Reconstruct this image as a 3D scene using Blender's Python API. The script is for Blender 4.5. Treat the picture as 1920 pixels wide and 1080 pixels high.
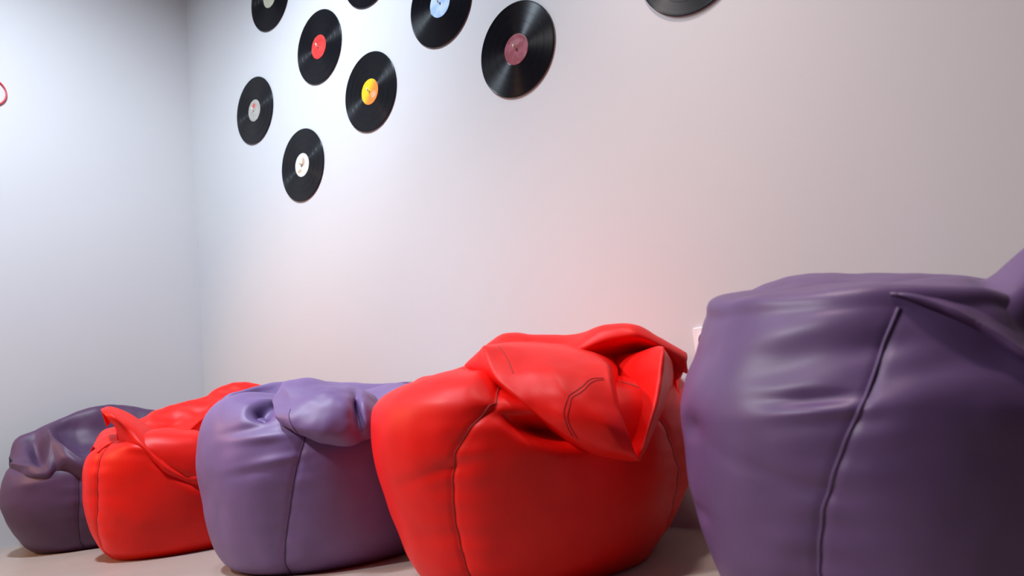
import bpy, bmesh, math, random
import numpy as np
from mathutils import Matrix, Vector, noise

for o in list(bpy.data.objects):
    bpy.data.objects.remove(o, do_unlink=True)
scene = bpy.context.scene
COL = scene.collection

# ------------------------------------------------------------------ camera
CAM_LOC = (3.5257, -1.7743, 0.3829)
YAW, PITCH, ROLL = (math.radians(a) for a in (40.904, 7.768, -6.034))
fw = Vector((-math.sin(YAW) * math.cos(PITCH), math.cos(YAW) * math.cos(PITCH), math.sin(PITCH)))
r0 = fw.cross(Vector((0, 0, 1))).normalized()
u0 = r0.cross(fw)
rt = math.cos(ROLL) * r0 + math.sin(ROLL) * u0
up = -math.sin(ROLL) * r0 + math.cos(ROLL) * u0
cam_data = bpy.data.cameras.new('camera')
cam_data.sensor_width = 36.0
cam_data.lens = 26.943
cam_data.clip_start = 0.02
cam_data.dof.use_dof = True
cam_data.dof.focus_distance = 2.3
cam_data.dof.aperture_fstop = 3.6
cam = bpy.data.objects.new('camera', cam_data)
COL.objects.link(cam)
m = Matrix((rt, up, -fw)).transposed().to_4x4()
m.translation = CAM_LOC
cam.matrix_world = m
scene.camera = cam

# ------------------------------------------------------------------ world, light, exposure
world = bpy.data.worlds.new('world')
scene.world = world
world.use_nodes = True
world.node_tree.nodes['Background'].inputs[0].default_value = (0.5, 0.52, 0.6, 1)
world.node_tree.nodes['Background'].inputs[1].default_value = 0.05
vs = scene.view_settings
vs.view_transform = 'Standard'
vs.look = 'None'
vs.gamma = 1.0
vs.use_curve_mapping = False
vs.exposure = 0.0


def spot(name, loc, aim, watts, colour, angle, blend, radius):
    d = bpy.data.lights.new(name, 'SPOT')
    d.energy = watts
    d.color = colour
    d.spot_size = math.radians(angle)
    d.spot_blend = blend
    d.shadow_soft_size = radius
    o = bpy.data.objects.new(name, d)
    COL.objects.link(o)
    o.location = loc
    o.rotation_euler = (Vector(aim) - Vector(loc)).to_track_quat('-Z', 'Y').to_euler()
    return o


def area(name, loc, aim, watts, colour, sx, sy):
    d = bpy.data.lights.new(name, 'AREA')
    d.energy = watts
    d.color = colour
    d.shape = 'RECTANGLE'
    d.size, d.size_y = sx, sy
    o = bpy.data.objects.new(name, d)
    COL.objects.link(o)
    o.location = loc
    o.rotation_euler = (Vector(aim) - Vector(loc)).to_track_quat('-Z', 'Y').to_euler()
    return o


COOL = (0.74, 0.86, 1.0)
WARM = (1.0, 0.50, 0.24)
PINK = (1.0, 0.83, 0.80)
spot('wall_spot', (1.65, -1.1, 2.75), (1.8, 0.0, 1.75), 128, COOL, 105, 0.95, 0.10)
spot('corner_spot', (1.45, -1.5, 2.7), (0.0, -0.65, 0.05), 305, COOL, 122, 1.0, 0.10)
spot('long_wall_spot', (2.75, -0.62, 2.75), (3.6, 0.0, 1.2), 122, PINK, 110, 0.9, 0.10)
spot('added_fill_spot', (1.2, -2.75, 2.75), (2.8, -0.6, 0.1), 305, (0.98, 0.94, 0.98), 56, 1.0, 0.12)  # unseen fill light, added to brighten the bags' fronts and left faces
spot('warm_spot', (0.25, -2.4, 1.3), (1.2, -0.6, 0.15), 85, WARM, 80, 0.8, 0.12)


# ------------------------------------------------------------------ helpers
def new_mat(name, colour, rough=0.5, spec=0.5):
    m = bpy.data.materials.new(name)
    m.use_nodes = True
    b = m.node_tree.nodes['Principled BSDF']
    b.inputs['Base Color'].default_value = (*colour, 1)
    b.inputs['Roughness'].default_value = rough
    b.inputs['Specular IOR Level'].default_value = spec
    return m, m.node_tree, b


def coords(nt, kind='Object'):
    return nt.nodes.new('ShaderNodeTexCoord').outputs[kind]


def noise_tex(nt, vec, scale, detail=3, rough=0.5):
    n = nt.nodes.new('ShaderNodeTexNoise')
    n.inputs['Scale'].default_value = scale
    n.inputs['Detail'].default_value = detail
    n.inputs['Roughness'].default_value = rough
    nt.links.new(vec, n.inputs['Vector'])
    return n.outputs['Fac']


def ramp(nt, fac, stops):
    r = nt.nodes.new('ShaderNodeValToRGB')
    e = r.color_ramp.elements
    while len(e) < len(stops):
        e.new(0.5)
    for k, (p, c) in enumerate(stops):
        e[k].position = p
        e[k].color = (*c, 1)
    nt.links.new(fac, r.inputs['Fac'])
    return r.outputs['Color']


def bump(nt, b, height, strength, dist):
    n = nt.nodes.new('ShaderNodeBump')
    n.inputs['Strength'].default_value = strength
    n.inputs['Distance'].default_value = dist
    nt.links.new(height, n.inputs['Height'])
    nt.links.new(n.outputs['Normal'], b.inputs['Normal'])
    return n


def mesh_obj(name, verts, faces, mat, parent=None, smooth=True):
    me = bpy.data.meshes.new(name)
    me.from_pydata([tuple(map(float, v)) for v in verts], [], faces)
    me.validate()
    bm = bmesh.new()
    bm.from_mesh(me)
    bmesh.ops.recalc_face_normals(bm, faces=bm.faces)
    bm.to_mesh(me)
    bm.free()
    if smooth:
        me.polygons.foreach_set('use_smooth', [True] * len(me.polygons))
    me.materials.append(mat)
    o = bpy.data.objects.new(name, me)
    COL.objects.link(o)
    if parent:
        o.parent = parent
    return o


def tag(o, label=None, cat=None, group=None, kind=None):
    if label: o['label'] = label
    if cat: o['category'] = cat
    if group: o['group'] = group
    if kind: o['kind'] = kind
    return o


def thing(name, loc, label, cat, group=None):
    o = bpy.data.objects.new(name, None)
    o.empty_display_size = 0.05
    COL.objects.link(o)
    o.location = loc
    return tag(o, label, cat, group)


def box(name, lo, hi, mat, parent=None, bevel=0.0):
    bm = bmesh.new()
    bmesh.ops.create_cube(bm, size=1)
    for v in bm.verts:
        v.co = [lo[i] + (v.co[i] + 0.5) * (hi[i] - lo[i]) for i in range(3)]
    if bevel:
        bmesh.ops.bevel(bm, geom=list(bm.edges), offset=bevel, segments=3, affect='EDGES')
    me = bpy.data.meshes.new(name)
    bm.to_mesh(me)
    bm.free()
    me.materials.append(mat)
    o = bpy.data.objects.new(name, me)
    COL.objects.link(o)
    if parent:
        o.parent = parent
    return o


def lathe(profile, n=96, closed=False):
    """profile of (r, z) revolved about z; closed joins last to first"""
    vs_, fs = [], []
    k = len(profile)
    for (r, z) in profile:
        for j in range(n):
            a = 2 * math.pi * j / n
            vs_.append((r * math.cos(a), r * math.sin(a), z))
    for i in range(k if closed else k - 1):
        i2 = (i + 1) % k
        for j in range(n):
            j2 = (j + 1) % n
            fs.append((i * n + j, i * n + j2, i2 * n + j2, i2 * n + j))
    return vs_, fs


def tube(path, radius, n=8, cyclic=False):
    """round tube along a list of points"""
    P = [Vector(p) for p in path]
    vs_, fs = [], []
    N = len(P)
    prev = None
    for i in range(N):
        a = P[(i - 1) % N] if (cyclic or i > 0) else P[i]
        b = P[(i + 1) % N] if (cyclic or i < N - 1) else P[i]
        t = (b - a).normalized()
        ref = prev if prev is not None else (Vector((0, 0, 1)) if abs(t.z) < 0.9 else Vector((1, 0, 0)))
        x = (ref - t * ref.dot(t)).normalized()
        prev = x
        y = t.cross(x)
        rr = radius[i] if isinstance(radius, (list, tuple)) else radius
        for j in range(n):
            q = 2 * math.pi * j / n
            vs_.append(P[i] + (x * math.cos(q) + y * math.sin(q)) * rr)
    for i in range(N if cyclic else N - 1):
        i2 = (i + 1) % N
        for j in range(n):
            j2 = (j + 1) % n
            fs.append((i * n + j, i * n + j2, i2 * n + j2, i2 * n + j))
    if not cyclic:
        fs.append(tuple(range(n)))
        fs.append(tuple((N - 1) * n + j for j in range(n)))
    return vs_, fs


def card(p, t, tension=0.0, sharp=()):
    """cardinal spline through the rows of p (k, d) at t in [0, k-1]; the spline folds at the knots in sharp"""
    p = np.asarray(p, float)
    k = len(p)
    i = np.clip(np.floor(t).astype(int), 0, k - 2)
    u = (t - i)[:, None]
    ext = np.vstack([2 * p[0] - p[1], p, 2 * p[-1] - p[-2]])
    s = (1 - tension) / 2
    mid = s * (ext[2:] - ext[:-2])
    out, inn = mid.copy(), mid.copy()
    for q in sharp:
        if 0 < q < k - 1:
            out[q] = (p[q + 1] - p[q]) * 0.8
            inn[q] = (p[q] - p[q - 1]) * 0.8
    p1, p2, m1, m2 = p[i], p[i + 1], out[i], inn[i + 1]
    return ((2 * u**3 - 3 * u**2 + 1) * p1 + (u**3 - 2 * u**2 + u) * m1
            + (-2 * u**3 + 3 * u**2) * p2 + (u**3 - u**2) * m2)


# ------------------------------------------------------------------ materials
wall_mat, nt, b = new_mat('painted_plaster', (0.80, 0.785, 0.78), 0.75, 0.25)
v = coords(nt)
nt.links.new(ramp(nt, noise_tex(nt, v, 1.3, 2), [(0.3, (0.625, 0.605, 0.602)), (0.7, (0.645, 0.625, 0.622))]), b.inputs['Base Color'])
bump(nt, b, noise_tex(nt, v, 90, 3), 0.06, 0.002)

dark_wall_mat = new_mat('dark_paint', (0.08, 0.065, 0.065), 0.8, 0.2)[0]

ceil_mat, nt, b = new_mat('ceiling_paint', (0.25, 0.24, 0.24), 0.9, 0.2)
v = coords(nt)
bump(nt, b, noise_tex(nt, v, 60, 3), 0.05, 0.002)

floor_mat, nt, b = new_mat('floor_screed', (0.55, 0.46, 0.40), 0.38, 0.4)
v = coords(nt)
nt.links.new(ramp(nt, noise_tex(nt, v, 3.0, 5, 0.6), [(0.3, (0.40, 0.345, 0.305)), (0.7, (0.47, 0.405, 0.36))]), b.inputs['Base Color'])
bump(nt, b, noise_tex(nt, v, 25, 4), 0.05, 0.003)


def vinyl(name, colour, rough=0.42, var=0.08, spec=0.3):
    m, nt, b = new_mat(name, colour, rough, spec)
    v = coords(nt)
    lo = tuple(c * (1 - var) for c in colour)
    hi = tuple(min(1, c * (1 + var)) for c in colour)
    nt.links.new(ramp(nt, noise_tex(nt, v, 9, 3), [(0.3, lo), (0.7, hi)]), b.inputs['Base Color'])
    vo = nt.nodes.new('ShaderNodeTexVoronoi')
    vo.inputs['Scale'].default_value = 420
    nt.links.new(v, vo.inputs['Vector'])
    bump(nt, b, vo.outputs['Distance'], 0.10, 0.0008)
    return m


RED = vinyl('red_leatherette', (0.86, 0.006, 0.003), 0.46)
RED2 = vinyl('scarlet_leatherette', (0.90, 0.009, 0.003), 0.46)
PURPLE = vinyl('purple_leatherette', (0.140, 0.078, 0.205), 0.46, spec=0.5)
LILAC = vinyl('lilac_leatherette', (0.185, 0.110, 0.275), 0.48, spec=0.45)
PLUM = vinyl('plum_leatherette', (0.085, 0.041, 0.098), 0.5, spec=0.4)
RED_THREAD = new_mat('red_thread', (0.33, 0.010, 0.010), 0.6)[0]
PURPLE_THREAD = new_mat('purple_thread', (0.075, 0.035, 0.10), 0.6)[0]
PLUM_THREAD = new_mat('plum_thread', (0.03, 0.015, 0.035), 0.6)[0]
PURPLE_WELT = vinyl('purple_welt', (0.155, 0.097, 0.22), 0.45)

# ------------------------------------------------------------------ the room
RX, RY, RZ = 8.5, -7.0, 2.85
tag(box('floor', (-0.1, RY - 0.1, -0.1), (RX + 0.1, 0.1, 0), floor_mat), 'pale beige screed floor under the bean bags', kind='structure')
tag(box('ceiling', (-0.1, RY - 0.1, RZ), (RX + 0.1, 0.1, RZ + 0.1), ceil_mat), 'plain grey ceiling above the frame', kind='structure')
tag(box('wall_back', (-0.1, 0, 0), (RX + 0.1, 0.1, RZ), wall_mat), 'long white wall with vinyl records hung on it', kind='structure')
tag(box('wall_left', (-0.1, RY, 0), (0, 0, RZ), wall_mat), 'plain white end wall at the left of the corner', kind='structure')
tag(box('wall_right', (RX, RY, 0), (RX + 0.1, 0, RZ), dark_wall_mat), 'dark end wall outside the frame', kind='structure')
tag(box('wall_front', (-0.1, RY - 0.1, 0), (RX + 0.1, RY, RZ), dark_wall_mat), 'dark wall behind the camera', kind='structure')

# ------------------------------------------------------------------ bean bags
# offsets in metres from each bag's base centre; seams and dents as (angle, height)
BAGS = [{'c': (0.385, -0.58),
  'ex': 0.265,
  'ey': 0.355,
  'profile': [(0, 0), (0.4, 0), (0.67, 0), (0.725, 0.004), (0.815, 0.032), (0.93, 0.1), (0.995, 0.17), (1.005, 0.22), (0.985, 0.27), (0.95, 0.32), (0.87, 0.355),
              (0.72, 0.37), (0.5, 0.37), (0.25, 0.365), (0, 0.36)],
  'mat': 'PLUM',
  'label': 'small dark plum bean bag farthest left, in the corner',
  'seed': (1, 5, 2),
  'seam_r': 0.0016,
  'seam_sink': 0.0004,
  'pucker': 0.0015,
  'rim': [(4.0872, -0.03), (4.4363, -0.05), (5.0471, -0.09), (5.5707, -0.085), (6.0071, -0.07), (0.3347, -0.06), (1.2074, 0.0), (2.7782, 0.02)],
  'seams': [[(5.6374, 0.0303), (5.716, 0.1776), (5.716, 0.2578)], [(4.4188, 0.0), (4.4188, 0.5)], [(2.8655, 0.0), (2.8655, 0.5)], [(1.2074, 0.0), (1.2074, 0.5)]],
  'dents': [(5.2534, 0.2493, 0.08, 0.02, 0.006, 0)],
  'sheets': [{'grid': [[(-0.2293, -0.2654, 0.2972), (-0.2798, -0.2294, 0.3531), (-0.2771, -0.1661, 0.386), (-0.2751, -0.1044, 0.41), (-0.2586, -0.0611, 0.4362),
                        (-0.242, -0.0174, 0.4521), (-0.2184, 0.0446, 0.4556), (-0.1841, 0.1348, 0.4452), (-0.12, 0.2471, 0.4089)],
                       [(-0.1146, -0.3015, 0.3387), (-0.1261, -0.2754, 0.4049), (-0.1143, -0.216, 0.431), (-0.1169, -0.1667, 0.4498), (-0.1013, -0.1258, 0.4671),
                        (-0.0917, -0.0724, 0.488), (-0.0698, -0.0148, 0.4981), (-0.0582, 0.072, 0.4944), (-0.0149, 0.1858, 0.4607)],
                       [(-0.0537, -0.31, 0.3347), (-0.0625, -0.2769, 0.376), (-0.0653, -0.228, 0.3933), (-0.0138, -0.2051, 0.4156), (-0.0579, -0.1523, 0.4059),
                        (-0.0596, -0.1005, 0.4063), (-0.0377, -0.0428, 0.3991), (-0.0038, 0.0464, 0.3717), (0.0387, 0.1581, 0.3575)],
                       [(-0.0139, -0.3179, 0.3275), (0.0116, -0.279, 0.3329), (0.0061, -0.2372, 0.3238), (0.0639, -0.2259, 0.4257), (0.0108, -0.1684, 0.3682),
                        (0.0049, -0.1278, 0.3422), (0.0244, -0.0766, 0.3255), (0.0305, -0.0323, 0.3197), (0.0058, 0.0153, 0.3143)],
                       [(0.0027, -0.3306, 0.3253), (0.1094, -0.3032, 0.3087), (0.1648, -0.2699, 0.3032), (0.1238, -0.237, 0.3945), (0.1854, -0.2158, 0.3606),
                        (0.2294, -0.1846, 0.3173), (0.2435, -0.1475, 0.2958), (0.2333, -0.118, 0.2846), (0.2047, -0.0808, 0.28)],
                       [(-0.0163, -0.3242, 0.2935), (0.1188, -0.3064, 0.2804), (0.1753, -0.2705, 0.2746), (0.1749, -0.2435, 0.3065), (0.2099, -0.2216, 0.3173),
                        (0.2385, -0.1887, 0.2835), (0.2414, -0.1529, 0.2603), (0.2301, -0.1265, 0.2529), (0.1984, -0.0973, 0.2489)],
                       [(0.0325, -0.3316, 0.2668), (0.1029, -0.2974, 0.2523), (0.1448, -0.2582, 0.2462), (0.162, -0.2339, 0.2514), (0.1767, -0.2086, 0.2565),
                        (0.1981, -0.1759, 0.2333), (0.2111, -0.1466, 0.2197), (0.2176, -0.1282, 0.2168), (0.2222, -0.1125, 0.2143)]],
              'wrinkle': 0.003,
              'seed': (3, 1, 7),
              'sharp': ((4,), (3,))}],
  'lean': (0, 0)},
 {'c': (0.93, -0.52),
  'ex': 0.275,
  'ey': 0.355,
  'profile': [(0, 0), (0.4, 0), (0.69, 0), (0.745, 0.004), (0.825, 0.035), (0.905, 0.105), (0.95, 0.19), (0.96, 0.26), (0.945, 0.305), (0.9, 0.34), (0.8, 0.365),
              (0.62, 0.38), (0.4, 0.38), (0.2, 0.375), (0, 0.37)],
  'mat': 'RED2',
  'label': 'small scarlet bean bag between the plum bag and the lilac bag',
  'seed': (8, 3, 2),
  'seam_r': 0.0016,
  'seam_sink': 0.0004,
  'pucker': 0.0015,
  'rim': [(4.2622, -0.03), (4.9604, 0.0), (5.484, 0.012), (5.9203, -0.01), (0.0734, -0.06), (0.4225, -0.1), (1.1206, -0.02), (2.6914, 0.02)],
  'seams': [[(4.6688, 0.0434), (4.8607, 0.1616), (4.9306, 0.2541), (4.9393, 0.3296)], [(0.4225, 0.0), (0.4225, 0.5)], [(2.5169, 0.0), (2.5169, 0.5)],
            [(3.215, 0.0), (3.215, 0.5)]],
  'dents': [(5.8294, 0.2313, 0.07, 0.014, -0.012, -0.7), (5.3756, 0.3377, 0.05, 0.012, 0.006, -0.2)],
  'sheets': [{'grid': [[(-0.2127, -0.2563, 0.2972), (-0.2887, -0.1837, 0.3802), (-0.2896, -0.0937, 0.3795), (-0.2517, -0.0151, 0.398), (-0.2127, 0.0655, 0.417),
                        (-0.1728, 0.148, 0.4266), (-0.1398, 0.2163, 0.4484), (-0.0811, 0.2918, 0.4383), (0.0106, 0.3666, 0.3661)],
                       [(-0.1128, -0.2794, 0.341), (-0.1619, -0.2201, 0.4003), (-0.1404, -0.1527, 0.4101), (-0.123, -0.0707, 0.4523), (-0.0903, -0.0029, 0.4666),
                        (-0.0653, 0.0948, 0.4856), (-0.0467, 0.1331, 0.5141), (-0.0004, 0.2291, 0.5197), (0.0556, 0.3448, 0.4544)],
                       [(-0.0344, -0.3011, 0.353), (-0.056, -0.2537, 0.3887), (-0.0385, -0.1945, 0.385), (-0.0381, -0.1249, 0.4162), (-0.0209, -0.0433, 0.4074),
                        (0.022, 0.0455, 0.4239), (0.0254, 0.0985, 0.4617), (0.0678, 0.1863, 0.4557), (0.1394, 0.2885, 0.4046)],
                       [(0.035, -0.3175, 0.3366), (0.0445, -0.283, 0.3646), (0.045, -0.2287, 0.3683), (0.0693, -0.1783, 0.3987), (0.0202, -0.0961, 0.3718),
                        (0.0974, -0.0743, 0.3488), (0.0446, 0.0005, 0.3549), (0.0796, 0.0727, 0.3365), (0.164, 0.2244, 0.3161)],
                       [(0.0246, -0.3107, 0.3328), (0.063, -0.2778, 0.3536), (0.1211, -0.2525, 0.3389), (0.1671, -0.2087, 0.316), (0.2059, -0.1707, 0.2747),
                        (0.2333, -0.1319, 0.243), (0.2433, -0.0966, 0.2345), (0.2455, -0.0214, 0.2235), (0.2059, 0.1503, 0.1986)],
                       [(0.0229, -0.3077, 0.3081), (0.065, -0.2794, 0.3277), (0.1103, -0.2489, 0.3145), (0.1523, -0.2035, 0.2866), (0.1785, -0.1596, 0.2444),
                        (0.1943, -0.1186, 0.2024), (0.2058, -0.08, 0.1963), (0.2173, -0.0086, 0.185), (0.1708, 0.1697, 0.1782)]],
              'wrinkle': 0.006,
              'seed': (3, 9, 7),
              'sharp': ((), (3, 5))},
             {'grid': [[(-0.0181, -0.2673, 0.4121), (-0.01, -0.2505, 0.4268), (0.0003, -0.2061, 0.4049), (0.024, -0.1571, 0.3611), (0.06, -0.1287, 0.3087),
                        (0.0947, -0.1028, 0.274), (0.1307, -0.0053, 0.2222)],
                       [(0.0225, -0.2982, 0.4661), (0.0248, -0.2705, 0.4719), (0.0448, -0.2291, 0.4486), (0.0687, -0.1796, 0.4022), (0.1016, -0.1574, 0.3496),
                        (0.134, -0.1365, 0.3077), (0.1757, -0.0272, 0.2419)],
                       [(0.0707, -0.3133, 0.4578), (0.0902, -0.296, 0.4534), (0.107, -0.2612, 0.4248), (0.1362, -0.2237, 0.3804), (0.1649, -0.1989, 0.3342),
                        (0.1935, -0.1741, 0.2947), (0.202, -0.0417, 0.2219)],
                       [(0.0986, -0.3015, 0.4291), (0.122, -0.2876, 0.4201), (0.1337, -0.2635, 0.3945), (0.1636, -0.236, 0.358), (0.1875, -0.2095, 0.3171),
                        (0.216, -0.185, 0.2765), (0.2181, -0.0544, 0.2038)],
                       [(0.0778, -0.2756, 0.4049), (0.0706, -0.266, 0.3715), (0.1333, -0.2599, 0.3587), (0.1778, -0.2396, 0.3355), (0.2079, -0.2129, 0.2931),
                        (0.226, -0.1809, 0.2519), (0.2504, -0.0751, 0.189)],
                       [(0.0516, -0.2606, 0.3585), (0.092, -0.2678, 0.3336), (0.1185, -0.2504, 0.3226), (0.1473, -0.225, 0.2992), (0.1726, -0.1925, 0.2573),
                        (0.188, -0.1616, 0.2204), (0.207, -0.0581, 0.1599)]],
              'wrinkle': 0.002,
              'seed': (5, 9, 7),
              'sharp': ((1,), ())}],
  'lean': (0, 0)},
 {'c': (1.655, -0.48),
  'ex': 0.335,
  'ey': 0.345,
  'profile': [(0, 0), (0.4, 0), (0.71, 0), (0.775, 0.004), (0.85, 0.026), (0.92, 0.08), (0.97, 0.153), (1.0, 0.24), (1.0, 0.3), (0.97, 0.36), (0.92, 0.405),
              (0.83, 0.437), (0.66, 0.45), (0.4, 0.44), (0, 0.43)],
  'mat': 'LILAC',
  'label': 'lilac purple bean bag with a gathered knot flopped on top, third from left',
  'seed': (2, 7, 4),
  'seam_r': 0.0016,
  'seam_sink': 0.0004,
  'pucker': 0.0018,
  'rim': [(4.1071, 0), (4.6307, 0.012), (4.9798, -0.01), (5.4161, -0.05), (5.9397, -0.06), (0.9655, 0), (2.5363, 0.01)],
  'seams': [[(5.2622, 0.0323), (5.3843, 0.1608), (5.4629, 0.2592), (5.5327, 0.3272)], [(3.9326, 0.0), (3.9326, 0.5)], [(0.791, 0.0), (0.791, 0.5)],
            [(2.3618, 0.0), (2.3618, 0.5)]],
  'dents': [(5.14, 0.4094, 0.032, 0.02, -0.055, -0.3), (5.2534, 0.339, 0.08, 0.012, 0.008, 0), (5.1574, 0.3668, 0.08, 0.012, -0.006, 0.1),
            (5.3407, 0.2841, 0.1, 0.012, 0.004, 0.1), (5.2622, 0.2653, 0.1, 0.012, -0.003, 0.1)],
  'sheets': [{'grid': [[(-0.2638, -0.2056, 0.378), (-0.3101, -0.1318, 0.4122), (-0.3188, -0.0741, 0.4318), (-0.2783, -0.0156, 0.4488), (-0.2239, 0.063, 0.4555),
                        (-0.1412, 0.1826, 0.4407), (-0.0561, 0.3056, 0.4256), (0.036, 0.4036, 0.403)],
                       [(-0.1306, -0.259, 0.4226), (-0.1311, -0.2246, 0.4547), (-0.1286, -0.1858, 0.465), (-0.1307, -0.101, 0.4808), (-0.1052, -0.0114, 0.4841),
                        (-0.0522, 0.1004, 0.4665), (0.0194, 0.2038, 0.4492), (0.0933, 0.3106, 0.4413)],
                       [(-0.1173, -0.2574, 0.4116), (-0.1011, -0.2339, 0.4373), (-0.0923, -0.2038, 0.4474), (-0.0968, -0.1399, 0.4489), (-0.0562, -0.0812, 0.4371),
                        (0.0433, 0.0275, 0.4217), (0.0957, 0.1383, 0.4096), (0.151, 0.2535, 0.397)],
                       [(-0.0693, -0.2759, 0.3964), (-0.0526, -0.2518, 0.4212), (-0.0373, -0.2296, 0.4226), (-0.0302, -0.1843, 0.4127), (0.01, -0.1261, 0.3922),
                        (0.1061, -0.0224, 0.3699), (0.1714, 0.0719, 0.3574), (0.2383, 0.1687, 0.3446)],
                       [(-0.0498, -0.2828, 0.3752), (-0.0048, -0.2705, 0.3922), (0.0378, -0.2617, 0.389), (0.1196, -0.2681, 0.3784), (0.1666, -0.2421, 0.3538),
                        (0.2627, -0.1394, 0.3255), (0.2316, 0.0184, 0.3095), (0.2428, 0.14, 0.3031)],
                       [(-0.0643, -0.2687, 0.3328), (-0.0295, -0.2535, 0.3505), (0.0148, -0.2423, 0.3473), (0.1091, -0.2582, 0.345), (0.1493, -0.2333, 0.3275),
                        (0.2422, -0.1264, 0.3051), (0.2072, 0.0358, 0.2874), (0.2178, 0.139, 0.2749)]],
              'wrinkle': 0.003,
              'seed': (2, 1, 7),
              'sharp': ((4,), ())},
             {'grid': [[(0.0052, -0.133, 0.4363), (0.0123, -0.1228, 0.4568), (0.0423, -0.0795, 0.4632), (0.0726, -0.0357, 0.4491), (0.0993, 0.0029, 0.4385),
                        (0.1131, 0.0229, 0.4331), (0.1253, 0.0405, 0.425), (0.1414, 0.0638, 0.4117), (0.1571, 0.0864, 0.3865)],
                       [(0.1093, -0.2286, 0.4316), (0.1078, -0.1957, 0.4717), (0.1428, -0.1451, 0.4739), (0.1774, -0.1127, 0.4593), (0.2105, -0.0824, 0.4477),
                        (0.2249, -0.0615, 0.441), (0.2371, -0.044, 0.4333), (0.2503, -0.0248, 0.4143), (0.2487, 0.0079, 0.3755)],
                       [(0.1523, -0.2544, 0.412), (0.2011, -0.2365, 0.4202), (0.241, -0.1965, 0.4326), (0.274, -0.1664, 0.4331), (0.2941, -0.1374, 0.423),
                        (0.2894, -0.109, 0.4121), (0.3085, -0.0989, 0.4112), (0.3054, -0.0683, 0.3931), (0.2957, -0.0295, 0.3621)],
                       [(0.1788, -0.2688, 0.3933), (0.2311, -0.2636, 0.3884), (0.2811, -0.2264, 0.396), (0.3177, -0.1911, 0.3982), (0.332, -0.1617, 0.3923),
                        (0.2964, -0.1164, 0.3897), (0.3399, -0.1239, 0.3835), (0.3381, -0.0913, 0.3691), (0.3193, -0.0481, 0.349)],
                       [(0.1912, -0.2686, 0.3797), (0.2476, -0.2661, 0.3587), (0.3041, -0.2371, 0.3455), (0.3358, -0.2001, 0.3377), (0.35, -0.1708, 0.3364),
                        (0.3387, -0.1432, 0.3392), (0.3541, -0.1297, 0.337), (0.3498, -0.1007, 0.3343), (0.3271, -0.0546, 0.3306)],
                       [(0.1858, -0.2587, 0.3701), (0.2441, -0.2535, 0.3425), (0.2906, -0.2214, 0.317), (0.3237, -0.1824, 0.3024), (0.3353, -0.1569, 0.3015),
                        (0.3408, -0.1402, 0.3044), (0.3439, -0.1181, 0.3094), (0.3427, -0.0935, 0.317), (0.3188, -0.049, 0.3198)],
                       [(0.1564, -0.2312, 0.3755), (0.1958, -0.2157, 0.3523), (0.2347, -0.1821, 0.3313), (0.2655, -0.1388, 0.3187), (0.2781, -0.1128, 0.3166),
                        (0.2841, -0.0959, 0.3185), (0.2889, -0.0776, 0.3216), (0.2353, -0.0114, 0.3251), (0.2075, 0.0363, 0.33)]],
              'wrinkle': 0.0035,
              'seed': (2, 8, 7),
              'sharp': ((5,), (1,)),
              'stitches': [[(2.6, 1.05), (3.5, 1.0), (4.3, 1.05), (5, 1.1)]]}],
  'lean': (0, 0)},
 {'c': (2.33, -0.4),
  'ex': 0.335,
  'ey': 0.36,
  'profile': [(0, 0), (0.4, 0), (0.7, 0), (0.76, 0.004), (0.835, 0.048), (0.91, 0.128), (0.98, 0.215), (1.01, 0.277), (1.01, 0.335), (0.985, 0.375), (0.92, 0.4),
              (0.8, 0.42), (0.6, 0.432), (0.3, 0.435), (0, 0.435)],
  'mat': 'RED',
  'label': 'large red bean bag with its loose top folded forward into a point',
  'seed': (6, 2, 9),
  'seam_r': 0.0016,
  'seam_sink': 0.0004,
  'pucker': 0.002,
  'rim': [(3.8576, 0), (4.7303, 0.012), (5.1142, 0.005), (5.4633, -0.04), (5.952, -0.05), (0.1924, -0.03), (0.716, 0), (2.2868, 0.01)],
  'wide': [(0.6287, 0.16), (0.1051, 0.09), (1.2396, 0.07), (5.6902, 0), (3.8576, 0), (2.2868, 0)],
  'seams': [[(4.9306, 0.0611), (4.948, 0.1475), (5.0004, 0.2328), (5.0527, 0.2834), (5.1662, 0.3285), (5.3145, 0.3659)],
            [(0.4363, 0.0457), (0.2618, 0.1868), (0.0873, 0.2595), (0.0, 0.3034)], [(3.2467, 0.0), (3.2467, 0.5)], [(1.7632, 0.0), (1.7632, 0.5)]],
  'dents': [(5.5589, 0.3118, 0.055, 0.021, -0.085, -0.42), (5.4018, 0.3423, 0.03, 0.03, 0.006, 0), (4.8956, 0.244, 0.09, 0.012, -0.005, 0.2)],
  'sheets': [{'grid': [[(-0.2677, -0.1667, 0.3453), (-0.3282, -0.0205, 0.4036), (-0.2739, 0.0268, 0.4239), (-0.245, 0.0785, 0.4324), (-0.1647, 0.1218, 0.4647),
                        (-0.0794, 0.196, 0.4668), (-0.0111, 0.2554, 0.4573), (0.0416, 0.3013, 0.464), (0.1112, 0.3354, 0.4551), (0.1915, 0.3256, 0.4193),
                        (0.2735, 0.3042, 0.3857)],
                       [(-0.1696, -0.2536, 0.3781), (-0.1849, -0.1608, 0.434), (-0.1412, -0.1228, 0.443), (-0.0953, -0.0829, 0.4556), (-0.0291, -0.0253, 0.5187),
                        (0.0444, 0.0386, 0.511), (0.108, 0.094, 0.5021), (0.1898, 0.0988, 0.5139), (0.2469, 0.1353, 0.5059), (0.2879, 0.1709, 0.4681),
                        (0.3186, 0.2242, 0.4299)],
                       [(-0.0939, -0.307, 0.3788), (-0.1051, -0.224, 0.4223), (-0.0807, -0.1762, 0.4269), (-0.0324, -0.1342, 0.437), (0.0206, -0.0881, 0.4841),
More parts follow.
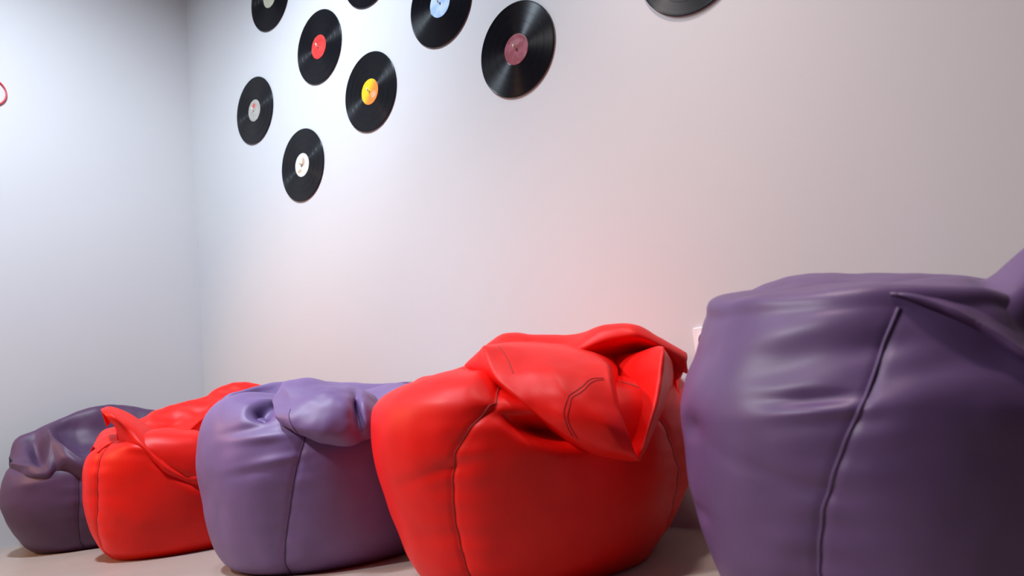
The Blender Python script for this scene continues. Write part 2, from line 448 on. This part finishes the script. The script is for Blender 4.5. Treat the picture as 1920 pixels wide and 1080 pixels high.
                        (0.0969, -0.0218, 0.4734), (0.1606, 0.0071, 0.4653), (0.2303, 0.0413, 0.4776), (0.2914, 0.068, 0.4778), (0.3277, 0.1128, 0.4489),
                        (0.3432, 0.1793, 0.4189)],
                       [(-0.0485, -0.3338, 0.3737), (-0.0213, -0.2836, 0.4166), (-0.0385, -0.2058, 0.4167), (-0.0035, -0.1621, 0.4216), (0.058, -0.1351, 0.4401),
                        (0.1314, -0.0713, 0.4299), (0.1575, 0.0045, 0.4298), (0.1889, 0.0981, 0.4435), (0.2504, 0.1383, 0.4451), (0.3039, 0.1584, 0.4143),
                        (0.3335, 0.1709, 0.3867)],
                       [(-0.0232, -0.3449, 0.3622), (0.0311, -0.3176, 0.4036), (0.0498, -0.2748, 0.4101), (0.0728, -0.2282, 0.4074), (0.1002, -0.1779, 0.393),
                        (0.1657, -0.121, 0.384), (0.1694, -0.0117, 0.3764), (0.1821, 0.1054, 0.3799), (0.2426, 0.1448, 0.3723), (0.3107, 0.1378, 0.361),
                        (0.3432, 0.1263, 0.3555)],
                       [(-0.0213, -0.3366, 0.3376), (0.0528, -0.312, 0.3738), (0.0932, -0.2901, 0.3851), (0.1251, -0.2623, 0.3807), (0.1459, -0.2177, 0.3545),
                        (0.1887, -0.154, 0.3355), (0.1929, -0.0443, 0.3199), (0.2446, 0.0272, 0.2988), (0.3022, 0.0509, 0.2878), (0.3427, 0.0596, 0.2882),
                        (0.3624, 0.1032, 0.2851)]],
              'wrinkle': 0.003,
              'seed': (2, 6, 7),
              'res': 10,
              'sharp': ((), (3,))},
             {'grid': [[(-0.0621, -0.0938, 0.4502), (-0.0101, -0.0883, 0.4913), (0.019, -0.0365, 0.499), (0.0702, 0.008, 0.4919), (0.1341, 0.0239, 0.4764),
                        (0.1871, 0.0302, 0.4579), (0.185, 0.1212, 0.4431), (0.2948, 0.1239, 0.4465), (0.2977, 0.1928, 0.432)],
                       [(-0.003, -0.1749, 0.4527), (0.0937, -0.2101, 0.4834), (0.124, -0.1572, 0.4796), (0.1744, -0.1134, 0.4681), (0.2404, -0.0958, 0.4488),
                        (0.3213, -0.1049, 0.4178), (0.2252, 0.0766, 0.4114), (0.3891, 0.0071, 0.442), (0.3136, 0.1668, 0.4009)],
                       [(0.0679, -0.1928, 0.4169), (0.1618, -0.2569, 0.4184), (0.21, -0.2282, 0.4208), (0.2667, -0.2054, 0.4173), (0.3151, -0.1765, 0.402),
                        (0.359, -0.1516, 0.3783), (0.2391, 0.049, 0.3609), (0.3961, -0.0266, 0.3887), (0.3243, 0.1363, 0.3564)],
                       [(0.1297, -0.1788, 0.3621), (0.2256, -0.261, 0.3681), (0.2665, -0.2454, 0.3739), (0.3104, -0.2336, 0.3697), (0.3468, -0.2086, 0.3553),
                        (0.3802, -0.1729, 0.3344), (0.2682, 0.008, 0.3163), (0.3994, -0.0635, 0.3363), (0.3242, 0.0965, 0.3084)],
                       [(0.1927, -0.1637, 0.3073), (0.2784, -0.2415, 0.3161), (0.3168, -0.2413, 0.3209), (0.348, -0.2274, 0.3198), (0.3765, -0.2093, 0.3088),
                        (0.3964, -0.1787, 0.2902), (0.3185, -0.0543, 0.2729), (0.3961, -0.0994, 0.2878), (0.3286, 0.0341, 0.2649)],
                       [(0.2632, -0.1289, 0.25), (0.331, -0.1958, 0.2606), (0.3565, -0.2002, 0.2643), (0.3756, -0.1968, 0.2652), (0.3879, -0.1861, 0.2625),
                        (0.3979, -0.1641, 0.2547), (0.3672, -0.1179, 0.2478), (0.3933, -0.1283, 0.2514), (0.3544, -0.0628, 0.2412)],
                       [(0.3538, -0.1031, 0.2301), (0.3721, -0.1269, 0.2339), (0.3792, -0.134, 0.2347), (0.3834, -0.137, 0.235), (0.3877, -0.1399, 0.2353),
                        (0.3892, -0.1386, 0.2351), (0.3872, -0.1337, 0.2345), (0.3852, -0.1288, 0.2339), (0.3741, -0.112, 0.2309)]],
              'tension': (0.2, 0.4),
              'wrinkle': 0.0022,
              'seed': (2, 6, 1),
              'res': 12,
              'sharp': ((), (1, 5, 6, 7)),
              'stitches': [[(1.05, 1.5), (1.5, 1.62), (2.0, 1.6)], [(1.88, 4.75), (2.1, 4.45), (2.5, 4.0), (3.0, 3.4), (3.5, 2.7), (4.0, 2.0), (4.5, 1.4)],
                           [(1.8, 4.75), (2.02, 4.4), (2.42, 3.92), (2.92, 3.32), (3.42, 2.62), (3.92, 1.92), (4.42, 1.32)]]}],
  'lean': (0, 0)},
 {'c': (3.128, -0.383),
  'ex': 0.345,
  'ey': 0.36,
  'profile': [(0, 0), (0.4, 0), (0.74, 0), (0.8, 0.004), (0.885, 0.03), (0.935, 0.08), (0.965, 0.14), (0.985, 0.2), (0.99, 0.26), (0.985, 0.32), (0.945, 0.37),
              (0.87, 0.42), (0.8, 0.478), (0.7, 0.515), (0, 0.51)],
  'mat': 'PURPLE',
  'label': 'nearest and largest purple bean bag, cut by the right edge',
  'seed': (5, 5, 1),
  'seam_r': 0.0028,
  'seam_sink': 0.0006,
  'pucker': 0.003,
  'rim': [(3.42, 0.005), (4.1181, -0.015), (4.9908, -0.035), (5.5144, -0.05), (5.7762, -0.07), (0.2784, -0.06), (1.8492, 0)],
  'seams': [[(4.6164, 0.1031), (4.6949, 0.1868), (4.8258, 0.2751), (4.9218, 0.3294), (5.0265, 0.3989), (5.14, 0.4551)], [(3.3327, 0.0), (3.3327, 0.5)],
            [(0.1039, 0.0), (0.1039, 0.5)], [(1.6747, 0.0), (1.6747, 0.5)]],
  'dents': [(4.7386, 0.3351, 0.06, 0.01, -0.008, 0), (4.7386, 0.3154, 0.06, 0.01, 0.008, 0), (4.6338, 0.3406, 0.09, 0.015, -0.004, 0),
            (4.66, 0.4278, 0.12, 0.02, 0.005, 0.1), (4.6164, 0.3757, 0.12, 0.02, -0.005, 0.1), (4.564, 0.2272, 0.1, 0.015, -0.005, -0.3),
            (5.0876, 0.3608, 0.1, 0.02, -0.006, 0), (3.9444, 0.2975, 0.04, 0.02, -0.012, 0), (3.8659, 0.158, 0.05, 0.015, -0.008, 0)],
  'sheets': [{'grid': [[(-0.2822, 0.0233, 0.4813), (-0.2578, 0.1551, 0.5118), (-0.1731, 0.2001, 0.5161), (-0.0773, 0.2275, 0.5066), (0.0172, 0.2337, 0.4911),
                        (0.1218, 0.1908, 0.4726), (0.2092, 0.1118, 0.4471)],
                       [(-0.2102, -0.0601, 0.5106), (-0.1819, 0.0, 0.5307), (-0.1269, 0.0469, 0.5432), (-0.0498, 0.0898, 0.5342), (0.0495, 0.1182, 0.5155),
                        (0.1525, 0.1268, 0.4898), (0.2158, 0.0929, 0.4719)],
                       [(-0.1646, -0.1511, 0.4966), (-0.1211, -0.1386, 0.5054), (-0.064, -0.1223, 0.5035), (0.0046, -0.1027, 0.4908), (0.0915, -0.0778, 0.4786),
                        (0.1787, -0.0529, 0.4605), (0.2218, 0.0114, 0.4428)],
                       [(-0.1386, -0.1956, 0.4695), (-0.0857, -0.2117, 0.4744), (-0.026, -0.2154, 0.4692), (0.0364, -0.2184, 0.4595), (0.1108, -0.1763, 0.4486),
                        (0.1827, -0.1038, 0.4309), (0.2244, -0.0399, 0.4174)]],
              'wrinkle': 0.003,
              'seed': (2, 6, 3),
              'res': 12},
             {'grid': [[(-0.0277, -0.0079, 0.4778), (0.0072, 0.0229, 0.4775), (0.0553, 0.0678, 0.4755), (0.1169, 0.0854, 0.4705), (0.1616, 0.0982, 0.468),
                        (0.2039, 0.1415, 0.485), (0.2509, 0.1341, 0.4939), (0.2887, 0.1033, 0.4511)],
                       [(-0.0065, -0.0539, 0.4915), (0.0379, -0.062, 0.4917), (0.0914, -0.0363, 0.4921), (0.1392, -0.0122, 0.4872), (0.1733, -0.0025, 0.4807),
                        (0.2244, 0.033, 0.5189), (0.2712, 0.0567, 0.5448), (0.3109, 0.0889, 0.4968)],
                       [(0.0267, -0.138, 0.4834), (0.0799, -0.1852, 0.4754), (0.1335, -0.1698, 0.4684), (0.1708, -0.1592, 0.4601), (0.2002, -0.1508, 0.4486),
                        (0.24, -0.129, 0.4591), (0.2807, -0.0758, 0.4616), (0.321, 0.0294, 0.4194)],
                       [(0.0412, -0.1754, 0.4774), (0.0998, -0.2315, 0.4675), (0.1481, -0.2333, 0.4491), (0.1815, -0.2237, 0.4296), (0.2081, -0.2005, 0.4079),
                        (0.2332, -0.1725, 0.3829), (0.2671, -0.1109, 0.3595), (0.3065, 0.0148, 0.3281)],
                       [(0.0663, -0.2577, 0.4678), (0.1149, -0.2673, 0.4595), (0.1531, -0.2615, 0.4406), (0.185, -0.2524, 0.4175), (0.212, -0.2411, 0.3916),
                        (0.2381, -0.2337, 0.3624), (0.2719, -0.2061, 0.3315), (0.2997, 0.0129, 0.2866)],
                       [(0.0615, -0.2455, 0.4612), (0.1068, -0.2402, 0.4534), (0.1422, -0.2324, 0.434), (0.1751, -0.223, 0.4104), (0.2028, -0.2119, 0.3832),
                        (0.2305, -0.2093, 0.3541), (0.2631, -0.1896, 0.3226), (0.2887, 0.0617, 0.2759)]],
              'wrinkle': 0.0025,
              'seed': (7, 6, 3),
              'res': 12,
              'sharp': ((4,), ())}],
  'lean': (0, 0)}]

def periodic(pairs, th):
    """smooth periodic interpolation of (angle, value) pairs"""
    if not pairs:
        return np.zeros_like(th)
    pairs = sorted((a % (2 * math.pi), d) for a, d in pairs)
    A = np.array([a for a, _ in pairs]); D = np.array([d for _, d in pairs])
    A = np.concatenate([A[-1:] - 2 * math.pi, A, A[:1] + 2 * math.pi]); D = np.concatenate([D[-1:], D, D[:1]])
    t = th % (2 * math.pi)
    i = np.clip(np.searchsorted(A, t) - 1, 0, len(A) - 2)
    u = (t - A[i]) / (A[i + 1] - A[i] + 1e-9)
    u = u * u * (3 - 2 * u)
    return D[i] * (1 - u) + D[i + 1] * u


def adiff(a, b):
    return (a - b + math.pi) % (2 * math.pi) - math.pi


def body_surface(d, th, t):
    """point of the bag's body for angle th and profile parameter t (flat arrays), with folds and seams pressed in"""
    def base(th, t):
        pr = card(d['profile'], t, 0.15)
        rho, z = np.maximum(pr[:, 0], 0), pr[:, 1]
        up_ = np.clip((z - 0.20) / 0.27, 0, 1)
        up_ = up_ * up_ * (3 - 2 * up_)
        z = z * d.get('zs', 1.0) + up_ * periodic(d['rim'], th) * np.clip(rho / 0.6, 0, 1)
        mid = np.sin(np.clip(z / 0.48, 0, 1) * math.pi)
        rho = rho * (1 + mid * periodic(d.get('wide', []), th))
        lean = np.clip(z, 0, 1)
        x = d['ex'] * rho * np.cos(th) + d['lean'][0] * lean
        y = d['ey'] * rho * np.sin(th) + d['lean'][1] * lean
        return np.stack([x, y, np.maximum(z, 0)], -1)
    e = 1e-3
    p = base(th, t)
    pt = base(th, np.minimum(t + e, len(d['profile']) - 1)) - base(th, np.maximum(t - e, 0))
    pa = base(th + e, t) - base(th - e, t)
    n = np.cross(pa, pt)
    L = np.linalg.norm(n, axis=1, keepdims=True)
    n = np.where(L > 1e-12, n / np.maximum(L, 1e-12), np.array([0, 0, 1.0]))
    z = p[:, 2]
    disp = np.zeros(len(p))
    rad = 0.33
    soft = np.clip(z / 0.05, 0, 1)
    for s in d['seams']:
        zs_ = np.array([q[1] for q in s]); ts = np.unwrap(np.array([q[0] for q in s]))
        o = np.argsort(zs_)
        ths = np.interp(z, zs_[o], ts[o])
        w = adiff(th, ths) * rad
        outer = np.clip((t - 2.5) / 1.0, 0, 1) * np.clip((12.2 - t) / 1.0, 0, 1)
        disp -= outer * (0.0035 * np.exp(-(w / 0.008) ** 2) + 0.005 * np.exp(-(w / 0.04) ** 2))
        k = d.get('pucker', 0.0)
        if k:
            ph = ths[0] * 7
            wob = np.sin(z * 95 + ph + 6 * w) * np.sin(z * 41 + 2 * ph) * np.exp(-(w / 0.075) ** 2)
            disp += outer * soft * k * wob
    for (a, zz, sa, sz, amp, tilt) in d['dents']:
        u = adiff(th, a) * rad
        w = z - zz - tilt * u
        disp += amp * np.exp(-(u / sa) ** 2 - (w / sz) ** 2) * np.clip((t - 2.5), 0, 1)
    lump = np.array([noise.noise(Vector(q) * 7 + Vector(d['seed'])) * 0.006
                     + noise.noise(Vector(q) * 17 + Vector(d['seed'])) * 0.002 for q in p])
    disp += lump * soft
    p = p + n * disp[:, None]
    p[:, 2] = np.maximum(p[:, 2], 0)
    return p, n


def bag_body(d, mat, parent, nth=400, nt_=130):
    t = np.concatenate([np.linspace(0, 2.6, 6), np.linspace(2.7, len(d['profile']) - 1 - 0.02, nt_)])
    th = np.linspace(0, 2 * math.pi, nth, endpoint=False)
    T, TH = np.meshgrid(t, th, indexing='ij')
    p, _ = body_surface(d, TH.ravel(), T.ravel())
    fs = []
    for i in range(len(t) - 1):
        for j in range(nth):
            j2 = (j + 1) % nth
            fs.append((i * nth + j, i * nth + j2, (i + 1) * nth + j2, (i + 1) * nth + j))
    fs.append(tuple((len(t) - 1) * nth + j for j in range(nth)))
    return mesh_obj('body', p, fs, mat, parent)


def bag_seams(d, mat, parent, radius, sink):
    tt = np.linspace(3.0, 12.0, 70)
    z0 = card(d['profile'], tt, 0.15)[:, 1]
    for s in d['seams']:
        zs_ = np.array([q[1] for q in s]); ts = np.unwrap(np.array([q[0] for q in s]))
        o = np.argsort(zs_)
        th = np.interp(z0, zs_[o], ts[o])
        for _ in range(3):
            p, n = body_surface(d, th, tt)
            th = np.interp(p[:, 2], zs_[o], ts[o])
        p, n = body_surface(d, th, tt)
        path = p + n * sink
        vs_, fs = tube([tuple(q) for q in path], radius, 7)
        mesh_obj('seam', vs_, fs, mat, parent)


def sheet(name, grid, mat, parent, tension=(0.0, 0.0), res=14, wrinkle=0.003, seed=(0, 0, 0), thick=0.004, sharp=((), ())):
    """cloth sheet through a grid of control points (rows x columns), finely wrinkled"""
    G = np.array(grid, float)
    R_, C_, _ = G.shape
    tr = np.linspace(0, R_ - 1, (R_ - 1) * res + 1)
    tc = np.linspace(0, C_ - 1, (C_ - 1) * res + 1)
    A = np.stack([card(G[:, c], tr, tension[0], sharp[0]) for c in range(C_)], 1)
    S = np.stack([card(A[i], tc, tension[1], sharp[1]) for i in range(len(tr))], 0)
    du = np.gradient(S, axis=0); dv = np.gradient(S, axis=1)
    n = np.cross(du, dv)
    n /= np.maximum(np.linalg.norm(n, axis=2, keepdims=True), 1e-9)
    h, w = len(tr), len(tc)
    if wrinkle:
        off = np.array([[noise.noise(Vector(S[i, j]) * 14 + Vector(seed)) + 0.5 * noise.noise(Vector(S[i, j]) * 34 + Vector(seed))
                         for j in range(w)] for i in range(h)])
        S = S + n * (off * wrinkle)[..., None]
    S[..., 2] = np.maximum(S[..., 2], 0.02)
    fs = [(i * w + j, i * w + j + 1, (i + 1) * w + j + 1, (i + 1) * w + j) for i in range(h - 1) for j in range(w - 1)]
    o = mesh_obj(name, S.reshape(-1, 3), fs, mat, parent)
    md = o.modifiers.new('thickness', 'SOLIDIFY')
    md.thickness = thick
    md.offset = 0
    return o, S, n


GROUP = 'bean bags in a row along the wall'


def make_bag(d):
    t = thing('bean_bag', (*d['c'], 0), d['label'], 'bean bag', GROUP)
    mats = {'RED': RED, 'RED2': RED2, 'PURPLE': PURPLE, 'LILAC': LILAC, 'PLUM': PLUM}
    threads = {'RED': RED_THREAD, 'RED2': RED_THREAD, 'PURPLE': PURPLE_WELT, 'LILAC': PURPLE_THREAD, 'PLUM': PLUM_THREAD}
    mat, thr = mats[d['mat']], threads[d['mat']]
    bag_body(d, mat, t)
    bag_seams(d, thr, t, d['seam_r'], d['seam_sink'])
    for s in d['sheets']:
        o, S, n = sheet('folded_top', s['grid'], mat, t, s.get('tension', (0, 0)), s.get('res', 12), s.get('wrinkle', 0.003), s.get('seed', (1, 2, 3)), sharp=s.get('sharp', ((), ())))
        for line in s.get('stitches', []):
            k = s.get('res', 12)
            h, w = S.shape[:2]
            pts = card(np.array(line, float) * k, np.linspace(0, len(line) - 1, 40))
            lin = lambda M, a, b: ((M[int(a), int(b)] * (1 - b % 1) + M[int(a), int(b) + 1] * (b % 1)) * (1 - a % 1)
                                   + (M[int(a) + 1, int(b)] * (1 - b % 1) + M[int(a) + 1, int(b) + 1] * (b % 1)) * (a % 1))
            ab = [(min(max(a, 0), h - 1.001), min(max(b, 0), w - 1.001)) for a, b in pts]
            qs = [lin(S, a, b) for a, b in ab]
            ns = [lin(n, a, b) for a, b in ab]
            vm = np.array(CAM_LOC) - np.array((*d['c'], 0))
            sg = 1 if np.dot(ns[20], vm - qs[20]) > 0 else -1
            vs_, fs = tube([tuple(q + m_ * sg * 0.0021) for q, m_ in zip(qs, ns)], 0.0010, 6)
            mesh_obj('stitching', vs_, fs, thr, o)
    return t


for d in BAGS:
    make_bag(d)

# ------------------------------------------------------------------ records on the wall
def record_material():
    m, nt, b = new_mat('black_vinyl_record', (0.005, 0.005, 0.007), 0.32, 0.2)
    b.inputs['Anisotropic'].default_value = 0.95
    b.inputs['Anisotropic Rotation'].default_value = 0.25
    tg = nt.nodes.new('ShaderNodeTangent')
    tg.direction_type = 'RADIAL'
    tg.axis = 'Z'
    nt.links.new(tg.outputs['Tangent'], b.inputs['Tangent'])
    v = coords(nt)
    ln = nt.nodes.new('ShaderNodeVectorMath'); ln.operation = 'LENGTH'
    sx = nt.nodes.new('ShaderNodeVectorMath'); sx.operation = 'MULTIPLY'
    sx.inputs[1].default_value = (1, 1, 0)
    nt.links.new(v, sx.inputs[0]); nt.links.new(sx.outputs[0], ln.inputs[0])
    cb = nt.nodes.new('ShaderNodeCombineXYZ')
    nt.links.new(ln.outputs['Value'], cb.inputs[0])
    nz = noise_tex(nt, cb.outputs[0], 120, 2)
    mr = nt.nodes.new('ShaderNodeMapRange')
    mr.inputs['To Min'].default_value = 0.26
    mr.inputs['To Max'].default_value = 0.40
    nt.links.new(nz, mr.inputs['Value'])
    nt.links.new(mr.outputs[0], b.inputs['Roughness'])
    return m


VINYL = record_material()
PIN = new_mat('cream_pin', (0.88, 0.80, 0.62), 0.3)[0]


def label_mat(name, c1, c2, scale=60, mixlo=0.45, mixhi=0.6, grad=None, smudge=None, lines=None):
    """printed paper label: two-tone print, optional diagonal blend, smudge of another colour and lines of small print"""
    m, nt, b = new_mat(name, c1, 0.45, 0.4)
    v = coords(nt)
    if grad:
        dp = nt.nodes.new('ShaderNodeVectorMath'); dp.operation = 'DOT_PRODUCT'
        dp.inputs[1].default_value = (*grad, 0)
        nt.links.new(v, dp.inputs[0])
        mr = nt.nodes.new('ShaderNodeMapRange')
        mr.inputs['From Min'].default_value = -0.03
        mr.inputs['From Max'].default_value = 0.03
        nt.links.new(dp.outputs['Value'], mr.inputs['Value'])
        col = ramp(nt, mr.outputs[0], [(0.25, c1), (0.75, c2)])
    else:
        col = ramp(nt, noise_tex(nt, v, scale, 3), [(mixlo, c1), (mixhi, c2)])
    def blob(cx, cy, rx, ry):
        sb = nt.nodes.new('ShaderNodeVectorMath'); sb.operation = 'SUBTRACT'
        sb.inputs[1].default_value = (cx, cy, 0)
        nt.links.new(v, sb.inputs[0])
        sc = nt.nodes.new('ShaderNodeVectorMath'); sc.operation = 'MULTIPLY'
        sc.inputs[1].default_value = (1 / rx, 1 / ry, 0)
        nt.links.new(sb.outputs[0], sc.inputs[0])
        le = nt.nodes.new('ShaderNodeVectorMath'); le.operation = 'LENGTH'
        nt.links.new(sc.outputs[0], le.inputs[0])
        return ramp(nt, le.outputs['Value'], [(0.55, (1, 1, 1)), (1.0, (0, 0, 0))])
    def over(col, mask, c):
        mx = nt.nodes.new('ShaderNodeMix'); mx.data_type = 'RGBA'
        nt.links.new(mask, mx.inputs['Factor'])
        nt.links.new(col, mx.inputs['A'])
        mx.inputs['B'].default_value = (*c, 1)
        return mx.outputs['Result']
    for (cx, cy, rx, ry, c) in smudge or []:
        col = over(col, blob(cx, cy, rx, ry), c)
    for (cx, cy, rx, ry, c, fr) in lines or []:
        wv = nt.nodes.new('ShaderNodeTexWave')
        wv.bands_direction = 'Y'
        wv.inputs['Scale'].default_value = fr
        wv.inputs['Distortion'].default_value = 1.5
        nt.links.new(v, wv.inputs['Vector'])
        mu = nt.nodes.new('ShaderNodeMix'); mu.data_type = 'RGBA'; mu.blend_type = 'MULTIPLY'
        mu.inputs['Factor'].default_value = 1
        nt.links.new(ramp(nt, wv.outputs['Fac'], [(0.45, (0, 0, 0)), (0.6, (1, 1, 1))]), mu.inputs['A'])
        nt.links.new(blob(cx, cy, rx, ry), mu.inputs['B'])
        col = over(col, mu.outputs['Result'], c)
    nt.links.new(col, b.inputs['Base Color'])
    return m


DISC_PROFILE = [(0.0035, 0.0004), (0.049, 0.0004), (0.051, 0.0012), (0.054, 0.0012), (0.0545, 0.0009), (0.060, 0.0009), (0.0605, 0.0013),
                (0.085, 0.0013), (0.0855, 0.0009), (0.0875, 0.0009), (0.088, 0.0013), (0.112, 0.0013), (0.1125, 0.0009), (0.1145, 0.0009),
                (0.115, 0.0013), (0.1455, 0.0013), (0.1485, 0.0019), (0.1500, 0.0010), (0.1497, -0.0012), (0.0035, -0.0012)]
dv, df = lathe(DISC_PROFILE, 128, closed=True)
disc_me = bpy.data.meshes.new('disc')
disc_me.from_pydata(dv, [], df)
disc_me.materials.append(VINYL)
bm = bmesh.new(); bm.from_mesh(disc_me); bmesh.ops.recalc_face_normals(bm, faces=bm.faces); bm.to_mesh(disc_me); bm.free()
lv, lf = lathe([(0.0035, 0.0004), (0.0035, 0.0011), (0.0470, 0.0012), (0.0485, 0.0009), (0.0488, 0.0003)], 96)
pv, pf = tube([(0, 0.000, -0.004), (0, 0.000, 0.004), (0, 0.002, 0.009), (0, 0.006, 0.0125), (0, 0.011, 0.0130), (0, 0.0125, 0.0128)],
              [0.0016, 0.0018, 0.0024, 0.0028, 0.0028, 0.0016], 10)
pin_me = bpy.data.meshes.new('pin')
pin_me.from_pydata([tuple(q) for q in pv], [], pf)
pin_me.materials.append(PIN)
pin_me.polygons.foreach_set('use_smooth', [True] * len(pin_me.polygons))

L_GREY = label_mat('grey_label', (0.40, 0.37, 0.33), (0.47, 0.44, 0.40), smudge=[(0.0, 0.022, 0.016, 0.014, (0.62, 0.10, 0.08))])
L_RED = label_mat('red_label', (0.72, 0.035, 0.03), (0.80, 0.06, 0.05), lines=[(0.0, 0.022, 0.03, 0.008, (0.35, 0.02, 0.02), 90)])
L_YELLOW = label_mat('yellow_label', (0.85, 0.55, 0.01), (0.85, 0.22, 0.03), grad=(0.75, -0.66), lines=[(0.02, -0.016, 0.018, 0.016, (0.85, 0.50, 0.38), 45)])
L_WHITE = label_mat('white_label', (0.80, 0.74, 0.70), (0.74, 0.66, 0.60), smudge=[(0.012, 0.012, 0.012, 0.022, (0.55, 0.38, 0.26)), (-0.018, -0.022, 0.018, 0.009, (0.62, 0.40, 0.22)), (0.0, 0.0, 0.012, 0.010, (0.32, 0.20, 0.14))])
L_BLUE = label_mat('pale_blue_label', (0.36, 0.50, 0.78), (0.52, 0.64, 0.80), scale=25)
L_MAROON = label_mat('maroon_label', (0.24, 0.035, 0.05), (0.32, 0.075, 0.10), scale=40, lines=[(0.0, 0.022, 0.028, 0.012, (0.42, 0.18, 0.20), 70)])
L_BEIGE = label_mat('beige_label', (0.46, 0.43, 0.33), (0.54, 0.51, 0.40))
L_PLAIN = label_mat('cream_label', (0.60, 0.55, 0.42), (0.66, 0.60, 0.48))
RECORDS = [
    (0.5940, 1.7415, 0, 'black vinyl record with a grey label marked red, nearest the room corner', L_GREY),
    (1.1011, 1.8421, 0, 'black vinyl record with a bright red label', L_RED),
    (1.3958, 1.5481, 0, 'black vinyl record with a yellow and orange label', L_YELLOW),
    (0.9294, 1.3953, 0, 'black vinyl record with a white label printed in brown, hung lowest', L_WHITE),
    (2.1133, 1.4352, 0, 'nearest black vinyl record shown whole, with a dark maroon label', L_MAROON),
    (1.8035, 1.7233, 0, 'black vinyl record with a pale blue label, cut by the top edge', L_BLUE),
    (0.7721, 2.2048, 0, 'black vinyl record with a beige label, cut by the top edge near the corner', L_BEIGE),
    (1.4404, 2.0255, 0, 'black vinyl record showing only a small arc between red and pale blue labels', L_PLAIN),
    (2.7170, 1.4516, 0, 'rightmost black vinyl record, only its lower rim in view', L_PLAIN),
]


for (x, z, tilt, lab, lm) in RECORDS:
    t = thing('vinyl_record', (x, -0.0048, z), lab, 'record', 'vinyl records hung on the wall')
    t.rotation_euler = (math.radians(90), 0, 0)
    o = bpy.data.objects.new('disc', disc_me); COL.objects.link(o); o.parent = t
    lo = mesh_obj('paper_label', lv, lf, lm, t, smooth=False)
    lo.rotation_euler = (0, 0, math.radians(tilt))
    o = bpy.data.objects.new('pin', pin_me); COL.objects.link(o); o.parent = t

# ------------------------------------------------------------------ small things on the walls
white_plastic = new_mat('white_plastic', (0.86, 0.84, 0.86), 0.3)[0]
dark_plastic = new_mat('socket_hole', (0.03, 0.03, 0.03), 0.6)[0]
sx_, sz_ = (2.6197, 0.4625)
t = thing('wall_socket', (sx_, 0, sz_), 'white wall socket half hidden behind the large purple bean bag', 'socket')
box('plate', (-0.036, -0.009, -0.036), (0.036, 0, 0.036), white_plastic, t, 0.003)
vs_, fs = lathe([(0.0, -0.004), (0.020, -0.004), (0.0215, 0.003), (0.0245, 0.003), (0.026, 0.0)], 40)
o = mesh_obj('socket_well', vs_, fs, white_plastic, t, smooth=False)
o.rotation_euler = (math.radians(90), 0, 0)
o.location = (0, -0.009, 0)
for s in (-1, 1):
    vs_, fs = lathe([(0.0, 0.0006), (0.0026, 0.0006), (0.0028, 0.0)], 14)
    h = mesh_obj('pin_hole', vs_, fs, dark_plastic, t)
    h.rotation_euler = (math.radians(90), 0, 0)
    h.location = (s * 0.0095, -0.0052, 0)

red_wire = new_mat('red_wire', (0.62, 0.03, 0.04), 0.4)[0]
ry_, rz_, rr_ = (-0.7988, 1.8364, 0.0588)
pts = [(0.006, ry_ - rr_ + rr_ * math.cos(a), rz_ + rr_ * math.sin(a)) for a in (2 * math.pi * k / 48 for k in range(48))]
vs_, fs = tube(pts, 0.0035, 8, cyclic=True)
tag(mesh_obj('wire_ring', vs_, fs, red_wire), 'thin red wire ring on the left wall, cut by the photo edge', 'ring')
